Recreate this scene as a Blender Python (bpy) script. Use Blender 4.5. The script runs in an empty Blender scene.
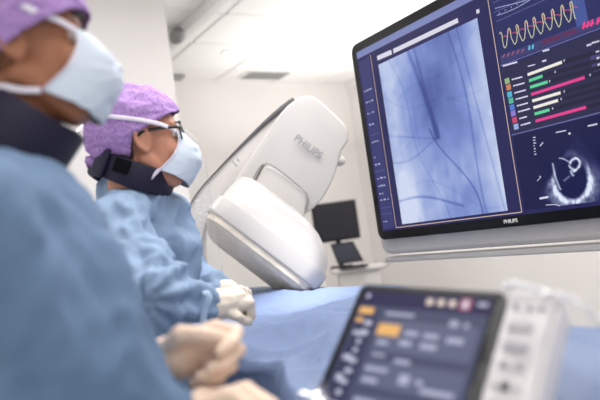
import bpy, bmesh, math, random
import numpy as np
from mathutils import Vector, Matrix, noise
random.seed(7)
SC = bpy.context.scene
COL = SC.collection

# ------------------------------------------------------------------ camera
F = 620.0
Yc = Vector((-390, -88, -620)).normalized()
Xc = Vector((960, 103, -620)); Xc = (Xc - Xc.dot(Yc) * Yc).normalized()
Zc = Xc.cross(Yc)
RM = Matrix((Xc, Yc, Zc))                      # camera axes -> world
CAM = Vector((0, 0, 1.35))
cd = bpy.data.cameras.new('camera'); cam = bpy.data.objects.new('camera', cd); COL.objects.link(cam)
cam.matrix_world = Matrix.Translation(CAM) @ RM.to_4x4()
cd.sensor_width = 36; cd.lens = 36 * F / 600; cd.clip_start = .02
cd.dof.use_dof = True; cd.dof.focus_distance = 1.95; cd.dof.aperture_fstop = 1.9
SC.camera = cam

def ray(x, y): return RM @ Vector(((x - 300) / F, -(y - 200) / F, -1))
def W(x, y, z): return CAM + ray(x, y) * z      # picture point at a distance -> place in the room
def dirw(x, y, z): return (RM @ Vector((x, y, z))).normalized()

# ------------------------------------------------------------------ world, lights, exposure
SC.view_settings.view_transform = 'Standard'; SC.view_settings.look = 'None'
SC.view_settings.exposure = 0.0; SC.view_settings.gamma = 1.0
SC.view_settings.use_curve_mapping = False
SC.cycles.use_denoising = True
SC.cycles.max_bounces = 10; SC.cycles.transparent_max_bounces = 16
wd = bpy.data.worlds.new('world'); SC.world = wd; wd.use_nodes = True
bg = wd.node_tree.nodes['Background']; bg.inputs[0].default_value = (1, .985, .97, 1); bg.inputs[1].default_value = .98

def area(name, loc, sx, sy, power, col=(1, .98, .96), rot=(0, 0, 0)):
    l = bpy.data.lights.new(name, 'AREA'); l.shape = 'RECTANGLE'; l.size = sx; l.size_y = sy
    l.energy = power; l.color = col
    o = bpy.data.objects.new(name, l); COL.objects.link(o); o.location = loc; o.rotation_euler = rot
    return o
area('ceiling_lamp', (1.0, 1.3, 2.76), 1.2, 1.2, 32)
area('ceiling_lamp', (2.5, 2.1, 2.76), 1.2, 1.2, 24)
area('ceiling_lamp', (.2, 3.4, 2.76), 1.0, 1.0, 9)
area('ceiling_lamp', (.6, -.6, 2.76), 1.2, 1.2, 14)
for lx, ly, pw_ in ((.5, .9, 12), (3.0, 1.7, 17), (3.0, 3.7, 17)):
    area('added_ceiling_fill', (lx, ly, 2.15), 1.4, 1.4, pw_, rot=(math.pi, 0, 0))  # added upward fill that brightens the ceiling; no fixture stands here
sp = bpy.data.lights.new('examination_spot', 'SPOT'); sp.energy = 190; sp.spot_size = math.radians(17); sp.spot_blend = .6; sp.shadow_soft_size = .12
so = bpy.data.objects.new('examination_spot', sp); COL.objects.link(so); so.location = (.95, 1.45, 2.7)
so.rotation_euler = (Vector((1.14, 1.84, 1.12)) - Vector(so.location)).to_track_quat('-Z', 'Y').to_euler()

# ------------------------------------------------------------------ materials
def lin(c):
    c = c / 255.0
    return c / 12.92 if c <= .04045 else ((c + .055) / 1.055) ** 2.4
def rgb(r, g, b): return (lin(r), lin(g), lin(b), 1)
MATS = {}
def mat(name, c, rough=.5, spec=.5, metal=0, bump=0, bscale=20, emit=None, estr=1, coat=0, sss=0, var=0, vscale=6, detail=3):
    if name in MATS: return MATS[name]
    m = bpy.data.materials.new(name); m.use_nodes = True; nt = m.node_tree; b = nt.nodes['Principled BSDF']
    b.inputs['Base Color'].default_value = c; b.inputs['Roughness'].default_value = rough
    b.inputs['Specular IOR Level'].default_value = spec; b.inputs['Metallic'].default_value = metal
    b.inputs['Coat Weight'].default_value = coat
    if sss:
        b.inputs['Subsurface Weight'].default_value = sss; b.inputs['Subsurface Scale'].default_value = .01
        b.inputs['Subsurface Radius'].default_value = (1, .35, .2)
    if emit: b.inputs['Emission Color'].default_value = emit; b.inputs['Emission Strength'].default_value = estr
    tc = nt.nodes.new('ShaderNodeTexCoord')
    if bump:
        n = nt.nodes.new('ShaderNodeTexNoise'); n.inputs['Scale'].default_value = bscale; n.inputs['Detail'].default_value = detail
        bp = nt.nodes.new('ShaderNodeBump'); bp.inputs['Strength'].default_value = bump; bp.inputs['Distance'].default_value = .01
        nt.links.new(tc.outputs['Object'], n.inputs['Vector']); nt.links.new(n.outputs[0], bp.inputs['Height']); nt.links.new(bp.outputs[0], b.inputs['Normal'])
    if var:
        n = nt.nodes.new('ShaderNodeTexNoise'); n.inputs['Scale'].default_value = vscale; n.inputs['Detail'].default_value = 4
        mx = nt.nodes.new('ShaderNodeMix'); mx.data_type = 'RGBA'
        mx.inputs[6].default_value = tuple(v * (1 - var) for v in c[:3]) + (1,); mx.inputs[7].default_value = tuple(min(1, v * (1 + var)) for v in c[:3]) + (1,)
        nt.links.new(tc.outputs['Object'], n.inputs['Vector']); nt.links.new(n.outputs[0], mx.inputs[0]); nt.links.new(mx.outputs[2], b.inputs['Base Color'])
    MATS[name] = m
    return m
M = dict(
    wall=mat('wall_paint', rgb(231, 227, 224), .7, .3, bump=.03, bscale=60),
    ceil=mat('ceiling_tile', rgb(246, 244, 241), .8, .2, bump=.05, bscale=150),
    grid=mat('ceiling_grid_metal', rgb(236, 234, 231), .5),
    floor=mat('vinyl_floor', rgb(196, 198, 202), .35, var=.05),
    grey=mat('grey_metal', rgb(150, 150, 150), .4, metal=.3),
    dgrey=mat('dark_grey_rubber', rgb(85, 85, 88), .5),
    white=mat('white_enamel', rgb(198, 194, 191), .28, coat=.3),
    white2=mat('white_housing', rgb(204, 200, 197), .35),
    under=mat('detector_face', rgb(214, 204, 190), .7, var=.25, vscale=30, bump=.3, bscale=40),
    text=mat('grey_print', rgb(150, 150, 155), .5),
    black=mat('black_plastic', rgb(12, 12, 14), .3, .22),
    blackm=mat('black_matte', rgb(22, 22, 28), .5),
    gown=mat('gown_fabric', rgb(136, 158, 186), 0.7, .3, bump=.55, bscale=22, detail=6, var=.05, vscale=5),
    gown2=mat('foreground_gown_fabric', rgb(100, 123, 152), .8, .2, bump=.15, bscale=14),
    drape=mat('surgical_drape', rgb(114, 130, 164), .6, .35, bump=.5, bscale=11, detail=6, var=.05, vscale=3),
    collar=mat('navy_vinyl', rgb(30, 27, 50), .55, .3, bump=.1),
    velcro=mat('velcro_patch', rgb(14, 13, 20), .95, .1, bump=.4, bscale=300),
    skin=mat('surgeon_skin', rgb(196, 138, 112), .5, .35, sss=.12, bump=.05, bscale=120, var=.06, vscale=30),
    skin2=mat('assistant_skin', rgb(160, 106, 78), .5, .35, sss=.1, bump=.05, bscale=120, var=.08, vscale=22),
    mask=mat('mask_fabric', rgb(210, 220, 233), .85, .15, bump=.1, bscale=60),
    strap=mat('mask_strap', rgb(226, 220, 232), .8),
    hair=mat('dark_hair', rgb(40, 30, 26), .6, bump=.5, bscale=200),
    eyew=mat('eye_white', rgb(225, 215, 208), .2), iris=mat('eye_iris', rgb(45, 30, 22), .15),
    frame=mat('glasses_frame', rgb(24, 20, 20), .2),
    glove=mat('surgeon_glove', rgb(226, 214, 198), .45, .4, sss=.05, bump=.2, bscale=50, var=.04),
    glove2=mat('assistant_glove', rgb(232, 204, 182), .42, .4, sss=.05, bump=.2, bscale=50, var=.05),
    panel=mat('button_panel_plastic', rgb(222, 216, 216), .4), button=mat('button_grey', rgb(176, 172, 176), .5),
)
def cap_material():
    m = bpy.data.materials.new('cap_fabric'); m.use_nodes = True; nt = m.node_tree; b = nt.nodes['Principled BSDF']
    b.inputs['Roughness'].default_value = .85; b.inputs['Specular IOR Level'].default_value = .2
    tc = nt.nodes.new('ShaderNodeTexCoord')
    n = nt.nodes.new('ShaderNodeTexNoise'); n.inputs['Scale'].default_value = 26; n.inputs['Detail'].default_value = 3
    v = nt.nodes.new('ShaderNodeTexVoronoi'); v.feature = 'DISTANCE_TO_EDGE'; v.inputs['Scale'].default_value = 190
    mp = nt.nodes.new('ShaderNodeMapping'); mp.inputs['Scale'].default_value = (1, 1, .45)
    nt.links.new(tc.outputs['Object'], mp.inputs[0]); nt.links.new(mp.outputs[0], v.inputs['Vector']); nt.links.new(tc.outputs['Object'], n.inputs['Vector'])
    r = nt.nodes.new('ShaderNodeValToRGB'); r.color_ramp.elements[0].position = .0; r.color_ramp.elements[0].color = rgb(186, 156, 206)
    r.color_ramp.elements[1].position = .22; r.color_ramp.elements[1].color = rgb(142, 110, 174)
    nt.links.new(v.outputs['Distance'], r.inputs[0])
    mx = nt.nodes.new('ShaderNodeMix'); mx.data_type = 'RGBA'; mx.blend_type = 'MIX'
    mx.inputs[7].default_value = rgb(172, 130, 190)
    m2 = nt.nodes.new('ShaderNodeMath'); m2.operation = 'MULTIPLY'; m2.inputs[1].default_value = .4
    nt.links.new(n.outputs[0], m2.inputs[0]); nt.links.new(m2.outputs[0], mx.inputs[0]); nt.links.new(r.outputs[0], mx.inputs[6])
    nt.links.new(mx.outputs[2], b.inputs['Base Color'])
    bp = nt.nodes.new('ShaderNodeBump'); bp.inputs['Strength'].default_value = .3; bp.inputs['Distance'].default_value = .004
    nt.links.new(v.outputs['Distance'], bp.inputs['Height']); nt.links.new(bp.outputs[0], b.inputs['Normal'])
    return m
M['cap'] = cap_material()
def plastic(name, tint, gloss, bstr, bscale, milk=.06):
    m = bpy.data.materials.new(name); m.use_nodes = True; nt = m.node_tree; nt.nodes.clear()
    out = nt.nodes.new('ShaderNodeOutputMaterial'); tr = nt.nodes.new('ShaderNodeBsdfTransparent'); tr.inputs[0].default_value = tint
    gl = nt.nodes.new('ShaderNodeBsdfGlossy'); gl.inputs['Roughness'].default_value = .12; gl.inputs[0].default_value = (1, 1, 1, 1)
    df = nt.nodes.new('ShaderNodeBsdfDiffuse'); df.inputs[0].default_value = (.9, .9, .92, 1)
    tc = nt.nodes.new('ShaderNodeTexCoord'); n = nt.nodes.new('ShaderNodeTexNoise'); n.inputs['Scale'].default_value = bscale; n.inputs['Detail'].default_value = 3
    n.inputs['Distortion'].default_value = .6
    bp = nt.nodes.new('ShaderNodeBump'); bp.inputs['Strength'].default_value = bstr; bp.inputs['Distance'].default_value = .02
    nt.links.new(tc.outputs['Object'], n.inputs[0]); nt.links.new(n.outputs[0], bp.inputs['Height']); nt.links.new(bp.outputs[0], gl.inputs['Normal'])
    m1 = nt.nodes.new('ShaderNodeMixShader'); m1.inputs[0].default_value = milk; m2 = nt.nodes.new('ShaderNodeMixShader')
    lw = nt.nodes.new('ShaderNodeLayerWeight'); lw.inputs[0].default_value = gloss; nt.links.new(bp.outputs[0], lw.inputs['Normal'])
    nt.links.new(tr.outputs[0], m1.inputs[1]); nt.links.new(df.outputs[0], m1.inputs[2])
    nt.links.new(lw.outputs['Fresnel'], m2.inputs[0]); nt.links.new(m1.outputs[0], m2.inputs[1]); nt.links.new(gl.outputs[0], m2.inputs[2])
    nt.links.new(m2.outputs[0], out.inputs[0])
    return m
M['clear'] = plastic('clear_plastic', (.97, .97, .98, 1), .12, .5, 9)
M['film'] = plastic('wrinkled_film', (.97, .975, .985, 1), .10, .6, 16, .07)
def emis(name, c, s=1.0):
    m = mat('%s_%d_%d_%d' % (name, c[0]*255, c[1]*255, c[2]*255), (0.004, .004, .008, 1), .25, .2, emit=c, estr=s); return m
def vcol_mat(name):
    m = bpy.data.materials.new(name); m.use_nodes = True; nt = m.node_tree; b = nt.nodes['Principled BSDF']
    b.inputs['Base Color'].default_value = (.004, .004, .008, 1); b.inputs['Roughness'].default_value = .25; b.inputs['Specular IOR Level'].default_value = .2
    a = nt.nodes.new('ShaderNodeAttribute'); a.attribute_name = 'Col'
    nt.links.new(a.outputs['Color'], b.inputs['Emission Color']); b.inputs['Emission Strength'].default_value = 1
    return m
M['picture'] = vcol_mat('screen_picture')

# ------------------------------------------------------------------ helpers
def link(name, me, m=None, parent=None, smooth=True):
    if m is not None:
        me.materials.clear(); me.materials.append(m)
    if smooth: me.polygons.foreach_set('use_smooth', [True] * len(me.polygons))
    o = bpy.data.objects.new(name, me); COL.objects.link(o)
    if parent is not None:
        o.parent = parent; o.matrix_parent_inverse = parent.matrix_world.inverted()
    return o
def tag(o, label=None, cat=None, group=None, kind=None):
    for k, v in (('label', label), ('category', cat), ('group', group), ('kind', kind)):
        if v: o[k] = v
    return o
def thing(name, label, cat, loc, group=None):
    o = bpy.data.objects.new(name, None); COL.objects.link(o); o.location = loc; o.empty_display_size = .05
    o.matrix_world = Matrix.Translation(loc)
    return tag(o, label, cat, group)
def pyd(verts, faces):
    me = bpy.data.meshes.new('m'); me.from_pydata([tuple(v) for v in verts], [], faces); me.update(); return me
def bm_me(bm):
    me = bpy.data.meshes.new('m'); bm.normal_update(); bm.to_mesh(me); bm.free(); return me
def boxbm(bm, c, half, ax=None):
    """box at c with half extents along axes ax (three unit vectors)"""
    ax = ax or (Vector((1, 0, 0)), Vector((0, 1, 0)), Vector((0, 0, 1)))
    vs = []
    for sx in (-1, 1):
        for sy in (-1, 1):
            for sz in (-1, 1):
                vs.append(bm.verts.new(Vector(c) + ax[0] * sx * half[0] + ax[1] * sy * half[1] + ax[2] * sz * half[2]))
    for f in ((0, 1, 3, 2), (4, 6, 7, 5), (0, 4, 5, 1), (2, 3, 7, 6), (0, 2, 6, 4), (1, 5, 7, 3)):
        bm.faces.new([vs[i] for i in f])
    return vs
def bevel(bm, w, seg=3):
    bmesh.ops.recalc_face_normals(bm, faces=bm.faces)
    if w > 0: bmesh.ops.bevel(bm, geom=list(bm.edges), offset=w, segments=seg, affect='EDGES', profile=.5, clamp_overlap=True)
def box(name, c, half, m, parent=None, ax=None, bev=0, seg=2):
    bm = bmesh.new(); boxbm(bm, c, half, ax); bevel(bm, bev, seg)
    return link(name, bm_me(bm), m, parent, smooth=bev > 0.004)
def prism(name, pts, ext, m, parent=None, bev=0, seg=3, smooth=True):
    """closed outline pts extruded by the vector ext"""
    bm = bmesh.new(); a = [bm.verts.new(p) for p in pts]; b = [bm.verts.new(Vector(p) + ext) for p in pts]; n = len(pts)
    bm.faces.new(a); bm.faces.new(list(reversed(b)))
    for i in range(n): bm.faces.new((a[i], b[i], b[(i + 1) % n], a[(i + 1) % n]))
    bmesh.ops.recalc_face_normals(bm, faces=bm.faces)
    if bev:
        fa = set(bm.faces[:2]) if False else None
        es = [e for e in bm.edges if (e.verts[0] in a and e.verts[1] in a) or (e.verts[0] in b and e.verts[1] in b)]
        bmesh.ops.bevel(bm, geom=es, offset=bev, segments=seg, affect='EDGES', profile=.5, clamp_overlap=True)
    me = bm_me(bm)
    o = link(name, me, m, parent, smooth)
    if smooth: me.set_sharp_from_angle(angle=math.radians(40))
    return o
def smoothpoly(pts, n=6, closed=True):
    """Catmull-Rom through Vectors"""
    out = []; N = len(pts)
    rng = range(N) if closed else range(N - 1)
    for i in rng:
        g = (lambda k: pts[k % N]) if closed else (lambda k: pts[max(0, min(N - 1, k))])
        p0, p1, p2, p3 = g(i - 1), g(i), g(i + 1), g(i + 2)
        for j in range(n):
            t = j / n
            out.append(.5 * ((2 * p1) + (p2 - p0) * t + (2 * p0 - 5 * p1 + 4 * p2 - p3) * t * t + (3 * p1 - p0 - 3 * p2 + p3) * t ** 3))
    if not closed: out.append(pts[-1].copy())
    return out
def tubebm(bm, pts, r, seg=8, flat=None):
    """tube through pts; r may be a list; flat=(vector, w, t) makes a ribbon with width direction near vector"""
    n = len(pts); rings = []
    for i, p in enumerate(pts):
        p = Vector(p); d = (Vector(pts[min(n - 1, i + 1)]) - Vector(pts[max(0, i - 1)])).normalized()
        up = Vector(flat[0]) if flat else (Vector((0, 0, 1)) if abs(d.z) < .9 else Vector((1, 0, 0)))
        s = d.cross(up).normalized(); u = s.cross(d).normalized(); rr = r[i] if isinstance(r, (list, tuple)) else r
        a, b = (flat[1], flat[2]) if flat else (rr, rr)
        rings.append([bm.verts.new(p + u * a * math.cos(2 * math.pi * k / seg) + s * b * math.sin(2 * math.pi * k / seg)) for k in range(seg)])
    for i in range(n - 1):
        for k in range(seg): bm.faces.new((rings[i][k], rings[i][(k + 1) % seg], rings[i + 1][(k + 1) % seg], rings[i + 1][k]))
    bm.faces.new(list(reversed(rings[0]))); bm.faces.new(rings[-1])
def tube(name, pts, r, m, parent=None, seg=8, flat=None):
    bm = bmesh.new(); tubebm(bm, pts, r, seg, flat); bmesh.ops.recalc_face_normals(bm, faces=bm.faces)
    return link(name, bm_me(bm), m, parent)
def apply_mods(me, mods):
    o = bpy.data.objects.new('tmp', me); COL.objects.link(o)
    for t, kw in mods:
        md = o.modifiers.new(t, t)
        for k, v in kw.items(): setattr(md, k, v)
    dg = bpy.context.evaluated_depsgraph_get(); dg.update()
    r = bpy.data.meshes.new_from_object(o.evaluated_get(dg)); bpy.data.objects.remove(o); return r
def ico(bm, c, r, mtx=None, sub=2):
    T = Matrix.Translation(Vector(c)) @ (mtx.to_4x4() if mtx else Matrix()) @ Matrix.Diagonal(Vector((*(r if isinstance(r, (tuple, list)) else (r, r, r)), 1)))
    bmesh.ops.create_icosphere(bm, subdivisions=sub, radius=1, matrix=T)
def blob_me(items, voxel, smooth=4, post=None):
    """one continuous surface from capsules ('c',p0,r0,p1,r1) and ellipsoids ('e',c,(rx,ry,rz)[,rot])"""
    bm = bmesh.new()
    for it in items:
        if it[0] == 'c':
            p0, r0, p1, r1 = Vector(it[1]), it[2], Vector(it[3]), it[4]
            L = (p1 - p0).length; n = max(2, int(L / (.3 * min(r0, r1))) + 1)
            for i in range(n + 1):
                t = i / n; ico(bm, p0.lerp(p1, t), r0 + (r1 - r0) * t)
        else: ico(bm, it[1], it[2], it[3] if len(it) > 3 else None, 3)
    me = apply_mods(bm_me(bm), [('REMESH', dict(mode='VOXEL', voxel_size=voxel)), ('SMOOTH', dict(factor=.5, iterations=smooth))])
    if post:
        no = [v.normal.copy() for v in me.vertices]
        for v, nn in zip(me.vertices, no): v.co = post(v.co, nn)
        me.update()
    return me
def blob(name, items, voxel, m, parent=None, smooth=4, post=None): return link(name, blob_me(items, voxel, smooth, post), m, parent)
def text(name, s, size, origin, right, up, m, parent, depth=.0008):
    cu = bpy.data.curves.new('t', 'FONT'); cu.body = s; cu.size = size; cu.align_x = 'CENTER'; cu.align_y = 'CENTER'; cu.extrude = depth; cu.offset = size * .012
    o = bpy.data.objects.new('t', cu); COL.objects.link(o); dg = bpy.context.evaluated_depsgraph_get(); dg.update()
    me = bpy.data.meshes.new_from_object(o.evaluated_get(dg)); bpy.data.objects.remove(o)
    r = right.normalized(); n = r.cross(up).normalized(); u = n.cross(r)
    T = Matrix((r, u, n)).transposed().to_4x4(); T.translation = origin; me.transform(T)
    return link(name, me, m, parent, smooth=False)

# ------------------------------------------------------------------ the room
CH = 2.8; BY = 4.96; RX = 3.95
def S(name, c, half, m, **k): return tag(box(name, c, half, m, **k), kind='structure')
S('floor', (1.0, 1.5, -.05), (3.2, 4.2, .05), M['floor'])
S('ceiling', (1.0, 1.5, CH + .05), (3.2, 4.2, .05), M['ceil'])
S('wall_back', (1.0, BY + .06, CH / 2), (3.3, .06, CH / 2 + .1), M['wall'])
S('wall_right', (RX + .06, 1.5, CH / 2), (.06, 3.5, CH / 2 + .1), M['wall'])
_x = (lambda q: q.x * 3.3 / q.y)(ray(170, 50)); S('wall_left', (_x - 1.2, 3.36, CH / 2), (1.2, .06, CH / 2), M['wall'])
bm = bmesh.new()
for x in (1.85, 2.45, 3.05, 3.65, 1.25, .65, .05): boxbm(bm, (x, 1.6, CH - .003), (.010, 3.36, .004))
for y in (4.55, 3.98, 3.42, 2.85, 2.28, 1.7, 1.1, .5): boxbm(bm, (1.2, y, CH - .003), (2.75, .010, .004))
tag(link('trim_1', bm_me(bm), M['grid'], smooth=False), kind='structure')
S('trim_2', (3.03, 1.9, CH - .012), (.035, 1.72, .012), M['grid'])
S('trim_3', (RX - .012, 1.6, CH - .03), (.012, 3.36, .03), M['grid'])
S('baseboard_back', (1.2, BY - .008, .05), (2.75, .008, .05), M['white2'])
S('baseboard_right', (RX - .008, 1.5, .05), (.008, 3.4, .05), M['white2'])
rail = thing('ceiling_rail', 'pale grey rail running along the ceiling beside the left wall', 'rail', Vector((1.66, 1.7, CH)))
box('track', (1.66, 1.7, CH - .035), (.035, 2.3, .035), M['grid'], rail, bev=.006)
ico_b = bmesh.new(); ico(ico_b, (1.62, 3.72, CH - .06), (.05, .09, .05)); link('carriage', bm_me(ico_b), M['grey'], rail)
v = thing('air_vent', 'grey slatted air vent in the ceiling near the back wall', 'vent', Vector((2.78, 4.64, CH)))
box('frame', (2.84, 4.70, CH - .006), (.22, .12, .006), M['grid'], v)
bm = bmesh.new()
for i in range(9): boxbm(bm, (2.84, 4.60 + i * .025, CH - .014), (.2, .004, .004))
link('slats', bm_me(bm), M['grey'], v, smooth=False)
l = thing('ceiling_spotlight', 'small round lit spotlight recessed in the ceiling', 'light', Vector((2.2, 4.16, CH)))
bm = bmesh.new(); bmesh.ops.create_cone(bm, cap_ends=True, segments=32, radius1=.04, radius2=.036, depth=.012, matrix=Matrix.Translation((2.2, 4.16, CH - .006))); link('ring', bm_me(bm), M['white'], l)
bm = bmesh.new(); bmesh.ops.create_cone(bm, cap_ends=True, segments=32, radius1=.03, radius2=.03, depth=.006, matrix=Matrix.Translation((2.2, 4.16, CH - .014))); link('bulb', bm_me(bm), emis('lamp_glow', (1, .97, .92, 1), 6), l)
cb = thing('ceiling_bracket', 'small grey bracket where ceiling meets back wall, beside the left wall', 'bracket', Vector((1.9, 4.8, CH)))
p = W(176, 77, 5.2)
box('plate', p, (.06, .05, .02), M['grey'], cb, bev=.004); box('cover', p + Vector((0, 0, .035)), (.055, .045, .012), M['grid'], cb, bev=.004)
for z_ in (0,): box('rod', p + Vector((0, 0, (CH - p.z) / 2)), (.012, .012, (CH - p.z) / 2), M['grid'], cb)

# ------------------------------------------------------------------ large monitor
TX = 1.58
def tv(x, y, e=.0):
    r = ray(x, y); return CAM + r * ((TX - e) / r.x)
def Pz(y, z, e): return Vector((TX - e, y, z))
R_ = Vector((0, -1, 0)); U_ = Vector((0, 0, 1))
TY0, TY1, TZ0, TZ1 = 1.93, .575, 1.276, 2.068
mon = thing('display_monitor', 'very large black framed monitor showing blue x-ray picture and heart readings', 'monitor', Vector((TX + .05, 1.25, TZ0)))
def rrect(y0, y1, z0, z1, r, e, n=6):
    out = []
    for cy, cz, a0 in ((y0 - r, z1 - r, 90), (y1 + r, z1 - r, 0), (y1 + r, z0 + r, 270), (y0 - r, z0 + r, 180)):
        for k in range(n + 1):
            a = math.radians(a0 + (90 * (n - k) / n if False else 90 - 90 * k / n) - 0)
            out.append(Pz(cy - math.cos(a) * r, cz + math.sin(a) * r, e))
    return out
def rr(y0, y1, z0, z1, r, e, n=6):
    out = []
    for cy, cz, s in ((y0 - r, z1 - r, 180), (y1 + r, z1 - r, 90), (y1 + r, z0 + r, 0), (y0 - r, z0 + r, 270)):
        for k in range(n + 1):
            a = math.radians(s - 90 * k / n)
            # picture-right is -y
            out.append(Pz(cy - math.cos(a) * r, cz + math.sin(a) * r, e))
    return out
prism('bezel', rr(TY0, TY1, TZ0, TZ1, .035, .0), Vector((.045, 0, 0)), M['black'], mon, bev=.006)
prism('back_frame', rr(TY0 + .035, TY1 - .035, TZ0 - .062, TZ1 - .02, .05, -.03), Vector((.06, 0, 0)), M['white2'], mon, bev=.02)
box('lower_rail', (TX + .10, 1.25, TZ0 - .083), (.05, .72, .012), M['white2'], mon, bev=.006)
box('mounting_plate', (TX + .14, 1.1, 1.7), (.05, .25, .25), M['white2'], mon, bev=.01)
SY0, SY1, SZ0, SZ1 = 1.897, .61, 1.310, 2.032
prism('screen', rr(SY0, SY1, SZ0, SZ1, .006, .0008), Vector((.0006, 0, 0)), emis('screen_navy', rgb(32, 31, 82)), mon, smooth=False)
def quadpx(pts, e):  return [tv(x, y, e) for x, y in pts]
class Flat:
    """flat marks of one colour on the screen, gathered into a single part"""
    def __init__(s, e): s.v = []; s.f = []; s.e = e
    def poly(s, pts): b = len(s.v); s.v += pts; s.f.append(tuple(range(b, b + len(pts))))
    def px(s, pts): s.poly([tv(x, y, s.e) for x, y in pts])
    def line(s, pts, w):
        """pts: picture points; stroke of width w metres"""
        P = [tv(x, y, s.e) for x, y in pts]
        for a, b in zip(P, P[1:]):
            d = (b - a).normalized(); n = Vector((1, 0, 0)).cross(d) * w / 2; q = d * w * .2
            s.poly([a - n - q, b - n + q, b + n + q, a + n - q])
    def each(s, name, c, parent, st=1):
        for q in s.f: link(name, pyd([s.v[i] for i in q], [tuple(range(len(q)))]), emis(name + '_light', c, st), parent, smooth=False)
    def build(s, name, c, parent, st=1): return link(name, pyd(s.v, s.f), emis(name + '_light', c, st), parent, smooth=False)
def grid_panel(name, y0, y1, z0, z1, nx, nz, fn, e, parent):
    ys = np.linspace(y0, y1, nx); zs = np.linspace(z1, z0, nz); YY, ZZ = np.meshgrid(ys, zs)
    vs = np.stack([np.full(YY.size, TX - e), YY.ravel(), ZZ.ravel()], 1)
    fs = [(r * nx + c, (r + 1) * nx + c, (r + 1) * nx + c + 1, r * nx + c + 1) for r in range(nz - 1) for c in range(nx - 1)]
    me = pyd(vs, fs); ca = me.color_attributes.new('Col', 'FLOAT_COLOR', 'POINT')
    uu = (YY - y0) / (y1 - y0); vv = (z1 - ZZ) / (z1 - z0)
    c = fn(uu, vv).reshape(-1, 3); c = np.clip(c, 0, 255) / 255.; c = np.where(c <= .04045, c / 12.92, ((c + .055) / 1.055) ** 2.4)
    ca.data.foreach_set('color', np.concatenate([c, np.ones((len(c), 1))], 1).ravel())
    return link(name, me, M['picture'], parent, smooth=False)
def vnoise(u, v, fx, fy, seed):
    rs = np.random.RandomState(seed); n = 64; g = rs.rand(n, n); x = u * fx; y = v * fy
    xi = np.floor(x).astype(int); yi = np.floor(y).astype(int); xf = x - xi; yf = y - yi; xf = xf * xf * (3 - 2 * xf); yf = yf * yf * (3 - 2 * yf)
    a = g[yi % n, xi % n]; b = g[yi % n, (xi + 1) % n]; c = g[(yi + 1) % n, xi % n]; d = g[(yi + 1) % n, (xi + 1) % n]
    return (a * (1 - xf) + b * xf) * (1 - yf) + (c * (1 - xf) + d * xf) * yf
def xray(u, v):
    n = .5 * vnoise(u, v, 3, 4, 1) + .3 * vnoise(u, v, 7, 9, 2) + .2 * vnoise(u, v, 15, 20, 3)
    t = .62 + .45 * (n - .5)                               # brightness 0..1
    t += .33 * np.exp(-(((u - .08) / .14) ** 2)) + .28 * np.exp(-(((u - 1.) / .12) ** 2)) * (1 - .55 * v) + .12 * np.exp(-(((v - 1) / .25) ** 2))
    t -= .40 * np.exp(-(((u - .52) / .15) ** 2 + ((v - .30) / .17) ** 2))
    t -= .13 * np.exp(-(((u - .68) / .2) ** 2)) 
    def stroke(xc, w, a): return a * np.exp(-((u - xc) / w) ** 2)
    # catheters and guide wires
    t -= stroke(.34 + .20 * v + .05 * np.sin(v * 3), .018, .3) * (v < .55)
    t -= stroke(.40 + .20 * v, .016, .22) * (v < .55)
    t -= .3 * np.exp(-(((u - .50 - .0 * v) / .03) ** 2 + ((v - .51) / .05) ** 2))
    t -= stroke(.50 + .55 * (v - .5) + .06 * np.sin(v * 9), .007, .38) * (v > .48)
    t -= stroke(.74 + .12 * v + .03 * np.sin(v * 5), .008, .22)
    t -= stroke(.82 + .16 * v, .006, .18)
    t -= stroke(.12 + .35 * v + .04 * np.sin(v * 8), .005, .14)
    t -= .3 * np.exp(-((v - .86 - .10 * u + .03 * np.sin(u * 6)) / .008) ** 2) * (u < .65)
    t -= .16 * np.exp(-((v - .62 + .12 * u - .03 * np.sin(u * 8)) / .006) ** 2) * (u < .5)
    t -= .14 * np.exp(-((v - .45 - .2 * u) / .006) ** 2) * (u < .45)
    for k, (a, b) in enumerate(((.2, .3), (.55, -.25), (.75, .2), (.35, -.3))):
        t -= .05 * np.exp(-((v - a - b * u - .05 * np.sin(u * 7 + k)) / .006) ** 2)
    t -= .10 * (vnoise(u, v, 26, 8, 9) - .5)
    t = np.clip(t, 0, 1)[..., None]
    lo = np.array([62., 76, 142]); mid = np.array([120., 140, 202]); hi = np.array([204., 214, 238])
    return np.where(t < .55, lo + (mid - lo) * t / .55, mid + (hi - mid) * (t - .55) / .45)
xp = [tv(379, 63), tv(478, 19), tv(511, 210.5), tv(402, 225)]
grid_panel('xray_image', 1.775, 1.283, 1.328, 1.944, 190, 240, xray, .0016, mon)
# navy margins, title strips
f = Flat(.0012); f.poly([Pz(SY0 - .003, SZ1 - .002, .0012), Pz(SY0 - .003, SZ1 - .028, .0012), Pz(SY1 + .003, SZ1 - .028, .0012), Pz(SY1 + .003, SZ1 - .002, .0012)]); f.build('title_strip', rgb(120, 130, 180), mon)
f = Flat(.0012); f.poly([Pz(1.888, 1.99, .0012), Pz(1.888, 1.318, .0012), Pz(1.822, 1.318, .0012), Pz(1.822, 1.99, .0012)]); f.build('side_menu', rgb(52, 54, 108), mon)
f = Flat(.0014)
f.px([(377.5, 60.5), (377, 56), (391, 49.7), (392, 54.3)]); f.px([(393.5, 53.5), (393, 49), (457.5, 18), (458.5, 22.5)]); f.px([(476, 10), (479, 8.7), (479.7, 12.5), (476.7, 14)])
f.each('search_field', rgb(216, 214, 228), mon)
f = Flat(.0018)
for a, b in (((Pz(1.812, 1.995, .0018)), Pz(1.812, 1.318, .0018)), (Pz(1.812, 1.318, .0018), Pz(1.232, 1.318, .0018)), (Pz(1.232, 1.318, .0018), Pz(1.232, 2.03, .0018))):
    d = (b - a).normalized(); n = Vector((1, 0, 0)).cross(d) * .0014; f.poly([a - n, b - n, b + n, a + n])
f.build('gold_outline', rgb(205, 180, 165), mon)
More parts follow.
